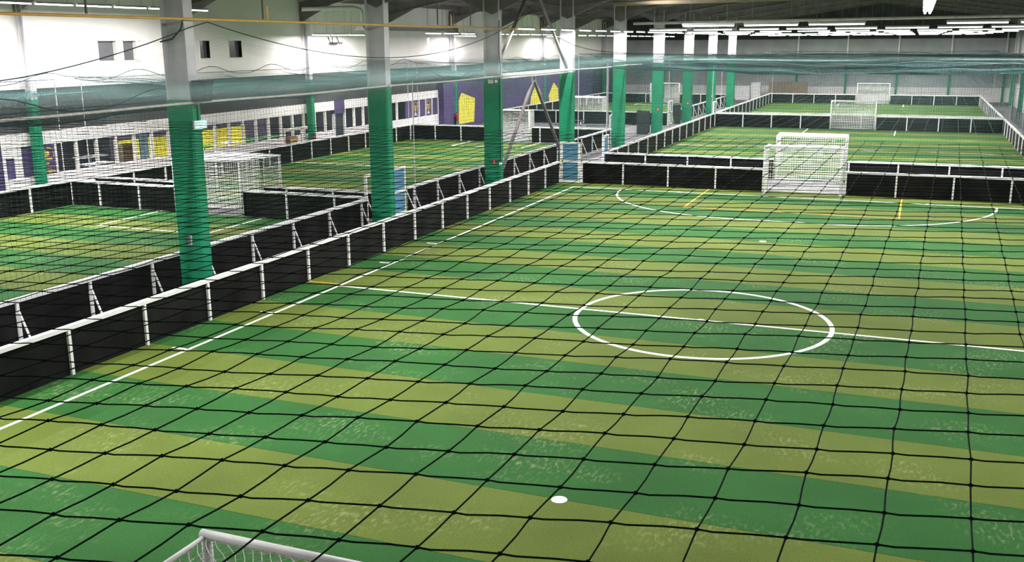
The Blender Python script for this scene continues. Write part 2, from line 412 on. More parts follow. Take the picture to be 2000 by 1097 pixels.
R2 = small_pitch('second turf pitch on the right, behind the near pitch', -10.15, 10.2, 26.2, 56.0, 0.2, 3.1, 4.2)
R3 = small_pitch('farthest turf pitch on the right', -10.15, 10.2, 57.2, 88.6, 0.1, 3.15, 4.2)

# ================================================================== REBOUND BOARDS
_cache = {}
def cached(key, fn):
    if key not in _cache: _cache[key] = fn()
    return _cache[key]

def fence(label, a, b, posts, side=1, brace=0, h=1.0, group='black rebound boards round the pitches'):
    """boards from a to b; posts = distances along; side=+1: posts stand proud on the left of a->b; brace=-1/1 adds stays on that side"""
    a, b = Vector((a[0], a[1], 0)), Vector((b[0], b[1], 0)); L = (b - a).length; rz = math.atan2(b.y - a.y, b.x - a.x)
    t = thing('rebound_board', label, 'board', a, rz, group)
    ps = sorted(p for p in posts if 0 <= p <= L)
    ends = [0.0] + [p for p in ps if .15 < p < L - .15] + [L]
    for p, q in zip(ends[:-1], ends[1:]):
        k = ('panel', round(q - p, 2), h)
        me = cached(k, lambda: MB().box(.006, round(q - p, 2) - .006, -.018, .018, 0.0, h - .05).mesh('panel', 'black_board'))
        link('panel', me, t, (p, 0, 0))
    pm_ = cached(('post', h), lambda: MB().box(-.035, .035, -.03, .03, 0, h - .04).mesh('post', 'white_metal'))
    for p in ps: link('post', pm_, t, (p, side * .045, 0))
    if brace:
        bm_ = cached(('brace', h, brace), lambda: MB().bar((0, 0, h * .78), (0, brace * .32, .02), .035).bar((0, brace * .32, .012), (0, 0, .012), .035, .02).mesh('brace', 'white_metal'))
        for p in ps: link('brace', bm_, t, (p, brace * .07, 0))
    MB().box(0, L, -.05, .075 if side > 0 else .05, h - .05, h + .035).build('rail', 'white_metal', t) if side > 0 else \
        MB().box(0, L, -.075, .05, h - .05, h + .035).build('rail', 'white_metal', t)
    return t

def seq(start, step, lo, hi):
    k = math.ceil((lo - start) / step); out = []
    while start + k * step <= hi: out.append(start + k * step - lo); k += 1
    return out
# near right pitch
fence('black boards with white rail along the left side of the near pitch', (-11.1, -21.9), (-11.1, 21.62), seq(-8.45, 2.16, -21.9, 21.6), side=-1, h=.98)
fence('black boards along the unseen right side of the near pitch', (11.1, -21.9), (11.1, 21.95), seq(-8.45, 2.16, -21.9, 21.9), side=1, h=.98)
fence('black boards behind the near pitch, left of its white goal', (-10.02, 21.98), (-1.62, 21.98), [1.98, 4.1, 6.27, 8.37], side=-1, h=.98)
fence('black boards behind the near pitch, right of its white goal', (1.78, 21.98), (11.1, 21.98), [0.05, 2.08, 4.3, 6.46, 8.6], side=-1, h=.98)
# second right pitch
fence('black boards at the near end of the second right pitch, left of the goals', (-10.15, 26.1), (-1.75, 26.1), seq(-8.04, 2.13, -10.15, -1.7), side=-1, h=.98)
fence('black boards at the near end of the second right pitch, right of the goals', (1.6, 26.1), (10.2, 26.1), seq(3.84, 2.16, 1.6, 10.2), side=-1, h=.98)
fence('long black boards with white rail rising along the left of the second pitch', (-10.2, 26.9), (-10.2, 56.0), seq(28.4, 2.16, 26.9, 56.0), side=-1)
fence('black boards along the right side of the second right pitch', (10.25, 26.1), (10.25, 56.0), seq(28.4, 2.16, 26.1, 56), side=1)
fence('black boards at the far end of the second pitch, left of its goal', (-10.15, 56.1), (-1.55, 56.1), seq(-5.83, 2.16, -10.15, -1.6), side=-1)
fence('black boards at the far end of the second pitch, right of its goal', (1.7, 56.1), (10.2, 56.1), seq(3.85, 2.14, 1.7, 10.2), side=-1)
# third right pitch
fence('thin line of boards at the near end of the farthest right pitch', (-10.15, 57.1), (10.2, 57.1), seq(-5.83, 2.16, -10.15, 10.2), side=-1)
fence('far black boards receding along the left of the farthest right pitch', (-10.2, 57.2), (-10.2, 88.6), seq(58.5, 2.16, 57.2, 88.6), side=-1)
fence('far black boards receding along the right of the farthest pitch', (10.25, 57.2), (10.25, 88.6), seq(58.5, 2.16, 57.2, 88.6), side=1)
fence('farthest black boards left of the farthest white goal', (-10.15, 88.7), (-1.6, 88.7), seq(-7.93, 2.18, -10.15, -1.6), side=-1, h=.95)
fence('farthest black boards right of the farthest white goal', (1.85, 88.7), (10.25, 88.7), seq(3.91, 2.11, 1.85, 10.25), side=-1, h=.95)
# left pitches
fence('black boards with slanting stays along the aisle side of the nearest left pitch', (-13.82, -21), (-13.82, 8.3), seq(1.38, 2.15, -21, 8.2), side=-1, brace=-1)
fence('black boards below the cafe windows beside the nearest left pitch', (-28.05, -21), (-28.05, 8.55), seq(6.41, 2.1, -21, 8.5), side=-1)
fence('black boards at the end of the nearest left pitch, left of its goal', (-28.05, 8.62), (-22.62, 8.62), seq(-26.54, 2.05, -28.05, -22.6), side=-1)
fence('black boards at the end of the nearest left pitch, right of its goal', (-19.45, 8.62), (-14.0, 8.62), seq(-17.45, 2.1, -19.45, -13.86), side=-1)
fence('white railed boards at the near end of the middle left pitch, left of the goals', (-27.88, 9.9), (-22.6, 9.9), seq(-26.0, 2.1, -28.05, -22.6), side=-1)
fence('white railed boards at the near end of the middle left pitch, right of the goals', (-19.4, 9.9), (-14.0, 9.9), seq(-18.3, 2.1, -19.4, -13.86), side=-1)
fence('black boards in front of the cafe wall beside the middle left pitch', (-28.0, 9.9), (-28.0, 39.2), seq(22.44, 2.06, 9.9, 39.2), side=-1)
fence('black boards at the far end of the middle left pitch, left of its goal', (-28.0, 39.25), (-22.5, 39.25), seq(-26.19, 1.95, -28.0, -22.5), side=-1)
fence('black boards at the far end of the middle left pitch, right of its goal', (-19.2, 39.5), (-13.9, 39.5), seq(-16.4, 2.2, -19.2, -14), side=-1)
fence('black boards with slanting stays along the aisle side of the middle left pitch', (-13.82, 11.5), (-13.82, 39.5), seq(11.9, 2.15, 11.5, 39.5), side=-1, brace=-1)
fence('black boards at the near end of the far left pitch', (-27.7, 55.8), (-13.9, 55.8), seq(-18.7, 2.4, -28, -14), side=-1)
fence('black boards receding below the purple wall beside the far left pitch', (-27.8, 55.8), (-27.8, 84.6), seq(57, 2.15, 55.8, 84.6), side=-1)
fence('distant black boards at the far end of the far left pitch, left of the goal', (-27.8, 84.7), (-22.6, 84.7), seq(-26, 3.0, -27.8, -22.6), side=-1)
fence('distant black boards at the far end of the far left pitch, right of the goal', (-19.2, 84.7), (-13.9, 84.7), seq(-17, 3.0, -19.2, -14), side=-1)
fence('black boards along the aisle side of the far left pitch', (-13.82, 58.5), (-13.82, 84.6), seq(59, 2.15, 58.5, 84.6), side=-1, brace=-1)

# ---- gates with blue panels
def gate(label, loc, rotz, wd, h, mid, leaf=(0.0, 1.0), foot=False):
    t = thing('gate', label, 'gate', loc, rotz)
    p = .09
    MB().box(0, p, -.05, .05, 0, h).build('post', 'frame_white', t); MB().box(wd - p, wd, -.05, .05, 0, h).build('post', 'frame_white', t)
    MB().box(p, wd - p, -.05, .05, h - p, h).build('top_bar', 'frame_white', t)
    x0, x1 = p + (wd - 2 * p) * leaf[0], p + (wd - 2 * p) * leaf[1]
    lf = MB().box(x0, x1, -.04, .04, mid - .05, mid + .05).box(x0, x1, -.04, .04, 0.03, .12)
    lf.box(x0, x0 + .05, -.04, .04, .12, h - p).build('door_frame', 'frame_white', t)
    MB().box(x0 + .05, x1, -.02, .02, mid + .05, h - p).build('panel', 'blue', t)
    MB().box(x0 + .05, x1, -.02, .02, .12, mid - .05).build('panel', 'blue', t)
    if foot:
        for x_ in (.04, wd - .04): MB().bar((x_, -.05, .95), (x_, -.5, .02), .035).build('brace', 'white_metal', t)
    return t
gate('white framed gate with two blue panels in the corner of the near pitch', (-11.06, 21.72, 0), 0, .98, 1.92, 1.02)
gate('white framed gate with blue panel half hidden by the second aisle column', (-13.9, 8.35, 0), PI / 2, 3.05, 1.86, .92, leaf=(.5, 1.0), foot=True)
gate('small blue gate at the near left corner of the second right pitch', (-10.25, 26.0, 0), PI / 2, .95, 1.84, .95)
gate('slim blue and white gate by the boards of the far left pitch', (-13.85, 55.9, 0), PI / 2, 1.4, 1.9, .95, leaf=(.5, 1.0))
gate('white gate post frame at the corner of the middle left pitch', (-13.85, 39.5, 0), PI / 2, .9, 1.9, .95)
gate('blue and white gate at the far left corner of the second right pitch', (-10.3, 56.05, 0), PI / 2, 1.0, 1.9, .95)

# ================================================================== GOALS
def goal(label, loc, rotz, wd=3.15, h=2.1, d=1.05, top_d=None, sp=.1, r=.007, diamond=False, tub=.045):
    t = thing('goal', label, 'goal', loc, rotz, 'white football goals')
    top_d = d if top_d is None else top_d; hw_ = wd / 2
    for s in (-1, 1): smooth(MB().tube([(s * hw_, 0, 0), (s * hw_, 0, h)], tub, 10).build('post', 'white_metal', t))
    smooth(MB().tube([(-hw_ - tub, 0, h), (hw_ + tub, 0, h)], tub, 10).build('crossbar', 'white_metal', t))
    fr = MB()
    for s in (-1, 1):
        pts = [(s * hw_, 0, h - .01)]
        if top_d > .3: pts += [(s * hw_, top_d - .15, h), (s * hw_, top_d - .04, h - .05)]
        pts += [(s * hw_, top_d, h - .18), (s * hw_, d, .05)]
        fr.tube(pts, .024, 6).tube([(s * hw_, 0, .04), (s * hw_, d, .04)], .024, 6)
    fr.tube([(-hw_, d, .04), (hw_, d, .04)], .03, 6)
    if top_d > .3: fr.tube([(-hw_, top_d - .06, h - .03), (hw_, top_d - .06, h - .03)], .024, 6)
    smooth(fr.build('back_frame', 'white_metal', t))
    fam = []
    # side/back/top profile from bar to ground
    prof = [(0.0, h), (max(top_d, .02), h - .02), (d, .05)] if top_d > .1 else [(0.0, h), (d, .05)]
    P = [np.array(p) for p in prof]; seg = [np.linalg.norm(P[i + 1] - P[i]) for i in range(len(P) - 1)]; T = sum(seg)
    def at(s_):
        for i, L in enumerate(seg):
            if s_ <= L or i == len(seg) - 1: return P[i] + (P[i + 1] - P[i]) * min(1, s_ / L)
            s_ -= L
    ns = int(T / sp); nx = int(wd / sp)
    S = np.linspace(0, T, ns + 1); X = np.linspace(-hw_, hw_, nx + 1)
    prof_pts = np.array([at(s_) for s_ in S])
    if diamond:
        lines = []
        nmax = ns
        for k in range(-ns, nx + 1):
            for sg in (1, -1):
                pl = []
                for i in range(ns + 1):
                    x_ = -hw_ + (k + i) * sp if sg > 0 else hw_ - (k + i) * sp
                    x_ = min(hw_, max(-hw_, x_)); pl.append((x_, prof_pts[i][0] + .04 * math.sin(i * 1.3 + k), prof_pts[i][1] - .05 * math.sin(PI * i / ns)))
                lines.append(pl)
        fam.append(lines)
    else:
        fam.append([[(x_, p[0], p[1]) for p in prof_pts] for x_ in X])
        fam.append([[(x_, p[0], p[1]) for x_ in np.linspace(-hw_, hw_, 3)] for p in prof_pts])
    for s in (-1, 1):
        for z_ in np.arange(sp, h - .02, sp):
            dd = d + (top_d - d) * z_ / h
            fam.append([[(s * hw_, 0, z_), (s * hw_, max(dd, .03), z_)]])
        for y_ in np.arange(sp, d, sp):
            zt = h if y_ <= top_d else h * (d - y_) / max(d - top_d, .01)
            fam.append([[(s * hw_, y_, .05), (s * hw_, y_, max(zt, .1))]])
    V, Q = strands(fam, r)
    o = link('net', fast_mesh('goal_net', V, Q, 'net_white'), t)
    return t
goal('white goal with pale net recessed in the far boards of the near pitch', (.12, 20.6, 0), 0, d=1.35, r=.009)
goal('white goal partly seen at the bottom edge, seen from behind', (.17, -16.25, 0), PI, wd=3.1, h=2.1, d=1.4, top_d=.9, sp=.115, r=.0055, diamond=True, tub=.05)
goal('white goal just behind the near pitch goal, facing the second pitch', (-.1, 27.3, 0), PI, d=1.15, r=.009)
goal('white netted goal at the far end of the second right pitch', (.08, 55.9, 0), 0, d=.85, sp=.12, r=.02)
goal('small distant white goal at the farthest end on the right', (.14, 88.6, 0), 0, d=.85, sp=.15, r=.03)
goal('white goal half behind the nearest aisle column on the near left pitch', (-21.03, 8.5, 0), 0, d=1.25, r=.010)
goal('white box goal backing onto the near left goal, on the middle left pitch', (-21.0, 11.1, 0), PI, d=1.1, r=.009)
goal('white goal at the far end of the middle left pitch behind the bracing', (-20.8, 39.1, 0), 0, d=.85, r=.012)
goal('pale netted goal at the near end of the far left pitch', (-20.9, 57.0, 0), PI, d=1.05, sp=.11, r=.018)
goal('distant white goal at the far end of the far left pitch', (-20.9, 84.6, 0), 0, d=.85, sp=.15, r=.03)

# ================================================================== COLUMNS
def ihoriz(mb, w_, d_, z0, z1, tf=.03):
    """I section: flanges on +-x faces (width d_ along y), web along x"""
    mb.box(-w_ / 2, -w_ / 2 + tf, -d_ / 2, d_ / 2, z0, z1).box(w_ / 2 - tf, w_ / 2, -d_ / 2, d_ / 2, z0, z1).box(-w_ / 2 + tf, w_ / 2 - tf, -.012, .012, z0, z1)
def pad_outline(w_, d_, c=.05):
    a, b = w_ / 2, d_ / 2
    return [(-a + c, -b), (a - c, -b), (a, -b + c), (a, b - c), (a - c, b), (-a + c, b), (-a, b - c), (-a, -b + c)]
def column(label, x, y, ztop, gtop, w_, d_, pad=.03, seam=True, group=None):
    t = thing('steel_column', label, 'column', (x, y, 0), 0, group)
    mb = MB(); ihoriz(mb, w_, d_, -.03, ztop); mb.box(-w_ / 2 - .05, w_ / 2 + .05, -d_ / 2 - .05, d_ / 2 + .05, -.03, .02)
    mb.build('steel_section', 'steel', t)
    MB().prism(pad_outline(w_ + 2 * pad, d_ + 2 * pad), .02, gtop, 'z').build('green_padding', 'green_pad', t)
    return t
names_ = ['nearest', 'second', 'third', 'fourth', 'fifth', 'sixth', 'seventh', 'eighth', 'ninth']
extra = {0: 'carrying a black speaker and a lit exit lamp', 1: 'in front of the blue gate', 2: 'with small white boxes near its green top', 3: 'behind the corner blue gate',
         4: 'standing by the long rail of the second pitch', 5: 'beside the black padded block', 6: 'with a red call point', 7: 'far down the aisle', 8: 'farthest away'}
GT = [5.12, 5.04, 4.95, 4.93, 5.25, 4.95, 5.0, 4.95, 4.95]
for k, y in enumerate(COL_Y):
    column('%s aisle column from the camera, grey steel with green padding, %s' % (names_[k], extra[k]), COL_X, y, roof_z(COL_X) - .3, GT[k], .72, .34, group='green padded columns in the aisle')
for k, (y, e) in enumerate(((7.95, 'beside the gold arch poster'), (28.25, 'beside the cafe doorway'), (48.4, 'in front of the first yellow shape'), (68.6, 'between the two distant yellow shapes'), (88.8, 'in the far left corner'))):
    column('slim green padded column against the left wall %s' % e, WL + .32, y, 8.6, 4.35, .3, .3, .04, group='green padded columns on the left wall')
for k, y in enumerate((68.4, 78.5, 88.6)):
    column('green padded column on the far right wall, %s of three' % ('nearest', 'middle', 'farthest')[k], WR - .32, y, 8.6, 3.6, .3, .3, .04, group='green padded columns on the right wall')
for k in range(8):
    x_ = -28.9 + 5.25 * k if k < 3 else -8.4 + 5.28 * (k - 3) if k < 8 else 0
    t = thing('wall_post', 'slim post on the far wall, green below and white above, number %s from the left' % ('one', 'two', 'three', 'four', 'five', 'six', 'seven', 'eight')[k], 'post', (x_, Y1 - .42, 0), 0, 'posts on the far wall')
    MB().box(-.1, .1, -.1, .1, -.03, 4.2).build('green_sleeve', 'green_pad', t)
    MB().box(-.08, .08, -.08, .08, 4.2, 7.2).build('white_section', 'white_metal', t)

# small fittings on columns
def on(label, name, cat, parts, loc, rotz=0, group=None):
    t = thing(name, label, cat, loc, rotz, group)
    for pn, mb, mm in parts: mb.build(pn, mm, t)
    return t
on('black loudspeaker box on the nearest aisle column', 'loudspeaker', 'speaker',
   [('cabinet', MB().prism([(-.12, .28), (.30, .28), (.2, -.24), (-.12, -.24)], -.17, .17, 'y'), 'black'), ('grille', MB().add([(.305, -.14, .25), (.305, .14, .25), (.215, .14, -.2), (.215, -.14, -.2), (.315, -.14, .25), (.315, .14, .25), (.225, .14, -.2), (.225, -.14, -.2)], [(0, 1, 2, 3), (7, 6, 5, 4), (0, 4, 5, 1), (1, 5, 6, 2), (2, 6, 7, 3), (3, 7, 4, 0)]), 'black_fabric'),
    ('bracket', MB().box(-.2, -.1, -.04, .04, -.04, .04), 'black')], (COL_X + .57, COL_Y[0] - .02, 5.33))
on('small lit green-white exit lamp on the nearest aisle column', 'exit_lamp', 'lamp',
   [('housing', MB().box(-.02, .03, -.2, .2, -.11, .11), 'grey_white'), ('diffuser', MB().box(.03, .1, -.19, .19, -.1, .1), 'exit_glow'), ('conduit', MB().tube([(.0, .0, .11), (.0, .0, .62)], .012, 6), 'black')], (COL_X + .41, COL_Y[0] + .02, 4.5))
on('pair of small white junction boxes on the third aisle column', 'junction_box', 'box',
   [('box', MB().box(-.22, -.0, -.06, 0, -.08, .08), 'frame_white'), ('small_box', MB().box(.08, .2, -.05, 0, -.05, .07), 'frame_white')], (COL_X + .1, COL_Y[2] - .205, 4.83))
for k, (zc, lab) in enumerate(((1.35, 'small red call point low on the third aisle column'), (1.75, 'red fire sign on the sixth aisle column'), (1.6, 'red call point on the seventh aisle column'), (1.65, 'tiny red call point on the eighth aisle column'))):
    kk = (2, 5, 6, 7)[k]
    on(lab, 'call_point', 'alarm', [('body', MB().box(-.07, .07, -.05, 0, -.1, .1), 'red'), ('button', MB().box(-.03, .03, -.06, -.05, -.03, .03), 'frame_white')], (COL_X + .12, COL_Y[kk] - .205, zc))
on('grey cable box low on the nearest aisle column', 'cable_box', 'box', [('body', MB().box(-.05, .05, -.05, 0, -.13, .13), 'steel'), ('lid', MB().box(-.04, .04, -.06, -.05, -.11, .11), 'dark_steel')], (COL_X + .05, COL_Y[0] - .205, 1.55))
for y, lab in ((28.0, 'red fire extinguisher by the cafe doorway column'), (48.1, 'red fire extinguisher below the yellow shape')):
    t = thing('fire_extinguisher', lab, 'extinguisher', (WL + .65, y, -.03))
    smooth(MB().tube([(0, 0, .6), (0, 0, 1.12), (0, 0, 1.2)], .1, 10).build('cylinder', 'red', t)); MB().box(-.03, .03, -.08, .05, 1.2, 1.27).build('valve', 'black', t)
    MB().box(-.2, -.08, -.05, .05, .03, .95).build('stand', 'black', t)
t = thing('cable_tray', 'dark cables hanging down the third aisle column', 'cable', (COL_X + .42, COL_Y[2] - .22, 0))
MB().tube([(0, 0, 1.3), (0, 0, 5.0), (.04, -.03, 5.35), (-.03, 0, 6.1), (-.02, 0, 7.4)], .018, 6).build('cable', 'black', t)
MB().box(-.05, .05, -.04, .04, 1.2, 1.32).build('socket', 'frame_white', t)

# diagonal bracing between third and fourth columns
t = thing('column_bracing', 'grey steel chevron bracing between the third and fourth aisle columns', 'bracing', (COL_X, 23.05, 0))
y2, y3 = COL_Y[2] - 23.05, COL_Y[3] - 23.05
for a, b in (((0, .1, 4.85), (0, y2 + .2, .1)), ((0, -.1, 4.85), (0, y3 - .2, .1)), ((0, y2 + .1, 5.15), (0, 0, 9.3)), ((0, y3 - .1, 5.15), (0, 0, 9.3))):
    MB().bar(a, b, .13, .1).build('diagonal', 'dark_steel', t)
MB().box(-.1, .1, y2 + .18, y3 - .18, 4.9, 5.12).build('tie_beam', 'tube_pale', t)
MB().box(-.02, .02, -.3, .3, 4.6, 4.95).build('gusset', 'steel', t)

# ================================================================== TUBES, PIPES, ROPES
t = thing('net_tube', 'long pale scaffold tube running along the aisle columns at their green tops', 'tube', (-12.48, 0, 5.06))
smooth(MB().tube([(0, y, -.03 * math.sin((y + 2.25) / 10.12 * PI) ** 2) for y in np.linspace(-16, 42, 60)], .032, 8).build('tube', 'tube_pale', t))
for y in COL_Y[:5]: MB().box(-.06, .05, y - .04, y + .04, -.05, .05).build('clamp', 'steel', t)
t = thing('gas_pipe', 'thin orange gas pipe hung high along the aisle', 'pipe', (-12.42, 0, 7.11))
smooth(MB().tube([(0, -18, 0), (0, 22.5, -.05)], .032, 8).build('pipe', 'orange_pipe', t))
for y in (-13, -5.7, .7, 11.6, 14.6): MB().box(-.02, .02, y - .02, y + .02, .03, roof_z(COL_X) - 7.11 - .05).build('hanger', 'dark_steel', t)
for y in (.9, 12.8): MB().tube([(0, y, 0), (0, y, .38)], .03, 6).build('stub', 'orange_pipe', t)
def pipe(label, pts, r, m, hang=True):
    p0 = Vector(pts[0]); t_ = thing('ceiling_pipe', label, 'pipe', p0)
    smooth(MB().tube([Vector(p) - p0 for p in pts], r, 8).build('pipe', m, t_))
    if hang:
        for f_ in (.15, .85):
            q = Vector(pts[0]).lerp(Vector(pts[-1]), f_); MB().tube([q - p0, Vector((q.x, q.y, roof_z(q.x) - .02)) - p0], .01, 4).build('hanger', 'dark_steel', t_)
pipe('pale pipe crossing above the near end of the second right pitch', [(-7.5, 21.2, 7.25), (12.6, 21.2, 7.4)], .06, 'tube_pale')
pipe('dull pipe crossing under the dark roof above the right pitches', [(-7.2, 17, 7.95), (12.6, 17, 8.2)], .09, 'plywood')
pipe('thin bracket pipe high above the farthest right pitch', [(-9, 44, 7.7), (12.6, 44, 7.8)], .07, 'dark_steel')
# radiant heater with white flue
t = thing('radiant_heater', 'long white radiant heater with bent white flue above the left pitches', 'heater', (-18.9, 17.0, 7.12))
MB().prism([(-.28, -.08), (.28, -.08), (.16, .1), (-.16, .1)], 0, 9.5, 'y').build('reflector', 'grey_white', t)
smooth(MB().tube([(0, .3, .1), (0, .3, .62), (-.05, .27, .78), (-.16, .2, .86), (-.35, .1, .9), (-2.3, -1.0, .84)], .085, 10).build('flue', 'white_metal', t))
for y in (1, 8.5): MB().tube([(0, y, .1), (0, y, roof_z(-18.9) - 7.14)], .01, 4).build('hanger', 'dark_steel', t)
MB().box(-.22, .22, 9.5, 10.0, -.15, .12).build('burner_box', 'dark_steel', t)
t = thing('wall_floodlight', 'dark caged floodlight on brackets high on the left wall', 'floodlight', (WL + .3, 31.5, 6.55))
MB().box(-.16, .12, -.55, .55, -.06, .0).build('lamp_body', 'black', t)
MB().tube([(-.25, -.5, .3), (-.1, -.5, -.1), (.1, -.5, -.1)], .03, 5).tube([(-.25, .5, .3), (-.1, .5, -.1), (.1, .5, -.1)], .03, 5).tube([(-.28, 0, .3), (-.28, 0, -.1), (.1, 0, -.1)], .03, 5).build('bracket', 'black', t)
for y, x_, z_ in ((31.0, -22.5, 6.62), (33.5, -15.5, 6.6)):
    t = thing('pendant_sensor', 'small white pendant sensor hanging %s' % ('left of the third aisle column' if x_ < -20 else 'beside the bracing'), 'sensor', (x_, y, z_))
    smooth(MB().tube([(0, 0, -.2), (0, 0, -.17), (0, 0, .12), (0, 0, .16)], .1, 8).build('body', 'white_metal', t)); MB().tube([(0, 0, .15), (0, 0, roof_z(x_) - z_ - .03)], .01, 4).build('cord', 'black', t)

# ================================================================== NETS
def rope_z(y): return max(5.8, _rope_z(y))
def _rope_z(y):
    if y < -1.9: return 7.05 - 1.45 * (1 - ((y + 11.85) / 9.95) ** 2)
    return 7.05 - 1.05 * (1 - ((y - 8.05) / 9.95) ** 2)
def near_net_z(x, y):
    z = 5.80 + .10 * np.clip((y + 8) / 30, 0, 1)
    rz = np.where(y < -1.9, 7.05 - 1.45 * (1 - ((y + 11.85) / 9.95) ** 2), 7.05 - 1.05 * (1 - ((y - 8.05) / 9.95) ** 2))
    rz = np.maximum(rz, 5.82)
    wgt = np.exp(-np.clip(x + 12.35, 0, 99) / 1.3)
    return z + (rz - z) * wgt + .02 * np.sin(x * .7 + y * .3) * (1 - wgt) * np.clip((y + 17) / 10, 0, 1)
# lattice columns (strings running away from the camera), integrate spacing out from x=4.5
cols_x = [4.50]
while cols_x[-1] < 11.9: cols_x.append(cols_x[-1] + .122)
lx = [4.50]
while lx[-1] > -12.2:
    s_ = .105 + .017 * min(1, max(0, (lx[-1] - 3.2) / 1.1)); lx.append(lx[-1] - s_)
cols_x = np.array(lx[::-1][:-1] + cols_x)
NY0, NY1, NYD = -22.75, 21.6, -15.5
def drift(y): return .028 * (np.minimum(y, -13) + 21.12) + .012 * (np.maximum(y, -13) + 13)
rows_y = np.arange(NY0 + .02 - .2 * 8, NY1 + .2 * 17, .1165) + .008      # y of each row at x = 4.5
off0 = -21.12 - rows_y[np.argmin(np.abs(rows_y + 21.12))]; rows_y = rows_y + off0
kz = lambda i, j: .0014 * np.sin(i * 12.9898 + j * 78.233) + .0010 * np.sin(i * 39.3 + j * 11.1)
fam = []; famc = []; knots = []
# strings along y: fine part near the camera, coarse beyond
for i, xc in enumerate(cols_x):
    ny = []
    yy = np.concatenate([rows_y + .2 * (xc - 4.5)])
    sel = (yy > NY0) & (yy < NYD); jj = np.nonzero(sel)[0]; yk = yy[sel]
    xk = xc + drift(yk)
    vis = (xk > 4.36 - 1.35 * (yk + 22.98) - 1.0) & (xk < 4.36 + .2 * (yk + 22.98) + 1.0)
    jk = jj[vis]; yk = yk[vis]; xk = xk[vis]
    if len(yk) > 2:
        dx = kz(i, jk) * 1.2; dz = kz(i + 5, jk) * 1.5
        P = np.empty((2 * len(yk) - 1, 3)); P[0::2, 0] = xk + dx; P[0::2, 1] = yk; P[0::2, 2] = near_net_z(xk, yk) + dz
        P[1::2] = (P[0:-1:2] + P[2::2]) / 2; P[1::2, 0] += .0012 * np.sin(jk[:-1] * 3.1 + i); P[1::2, 2] -= .001
        fam.append(P[None]); knots.append(P[0::2])
        ya, yb = yk[0], yk[-1]
        if ya > NY0 + .3: yc = np.linspace(NY0, ya, 8); famc.append(np.stack([xc + drift(yc), yc, near_net_z(xc + drift(yc), yc)], 1)[None])
    else: yb = NY0
    yc = np.linspace(yb, NY1, 50); famc.append(np.stack([xc + drift(yc), yc, near_net_z(xc + drift(yc), yc)], 1)[None])
for j, y0_ in enumerate(rows_y):
    xk = cols_x; yk = y0_ + .2 * (xk - 4.5); ik = np.arange(len(xk)); xk = xk + drift(yk)
    ok = (yk > NY0) & (yk < NY1)
    vis = ok & (yk < NYD) & (xk > 4.36 - 1.35 * (yk + 22.98) - 1.0) & (xk < 4.36 + .2 * (yk + 22.98) + 1.0)
    iv = np.nonzero(vis)[0]; io = np.nonzero(ok)[0]
    if len(io) < 3: continue
    if len(iv) > 2:
        a, b = iv[0], iv[-1]; n_ = b - a + 1; s_ = slice(a, b + 1); X_, Y_ = xk[s_], yk[s_]; I_ = ik[s_]
        dx = kz(I_, j) * 1.2; dz = kz(I_ + 5, j) * 1.5
        P = np.empty((3 * n_ - 2, 3)); P[0::3, 0] = X_ + dx; P[0::3, 1] = Y_; P[0::3, 2] = near_net_z(X_, Y_) + dz
        d_ = P[3::3] - P[0:-1:3]
        P[1::3] = P[0:-1:3] + d_ * .18; P[2::3] = P[0:-1:3] + d_ * .62
        P[1::3, 1] -= .0016 + .0012 * np.sin(I_[:-1] * 2.3 + j); P[2::3, 1] += .0014 * np.sin(I_[:-1] * 5.3 + j * 1.7); P[1::3, 2] -= .001
        fam.append(P[None]); pieces = [(io[0], a), (b, io[-1])]
    else: pieces = [(io[0], io[-1])]
    for a, b in pieces:
        if b - a < 2: continue
        q = np.unique(np.concatenate([np.arange(a, b, 6), [b]])); famc.append(np.stack([xk[q], yk[q], near_net_z(xk[q], yk[q])], 1)[None])
V, Q = strands(fam, .0017); V2, Q2 = strands(famc, .0009); Q = np.concatenate([Q, Q2 + len(V)]); V = np.concatenate([V, V2])
K = np.concatenate(knots); n0 = len(V)
oc = np.array([(1.25, 0, 0), (0, 1.0, 0), (-1.25, 0, 0), (0, -1.0, 0), (0, 0, .8), (0, 0, -.8)]) * .0052
KV = (K[:, None, :] + oc[None]).reshape(-1, 3)
of = np.array([(0, 1, 4, 4), (1, 2, 4, 4), (2, 3, 4, 4), (3, 0, 4, 4), (1, 0, 5, 5), (2, 1, 5, 5), (3, 2, 5, 5), (0, 3, 5, 5)])
t = thing('overhead_net', 'dark square mesh net stretched over the near pitch in the foreground', 'net', (0, 0, 0))
link('mesh', fast_mesh('net_mesh', V, Q, 'net_dark'), t)
kf = MB(); me = bpy.data.meshes.new('knots')
tri = np.array([(0, 1, 4), (1, 2, 4), (2, 3, 4), (3, 0, 4), (1, 0, 5), (2, 1, 5), (3, 2, 5), (0, 3, 5)])
KQ = (np.arange(len(K))[:, None, None] * 6 + tri[None]).reshape(-1, 3)
o = link('knots', fast_mesh('net_knots', KV, KQ, 'net_dark'), t); o['kind'] = 'stuff'
MB().tube([(-12.35, y, rope_z(y)) for y in np.linspace(-21.5, NY1, 60)], .014, 5).build('edge_rope', 'rope', t)
MB().tube([(x_, NY1, float(near_net_z(np.array(x_), np.array(NY1)))) for x_ in np.linspace(-12.3, 12, 40)], .014, 5).build('edge_rope', 'rope', t)

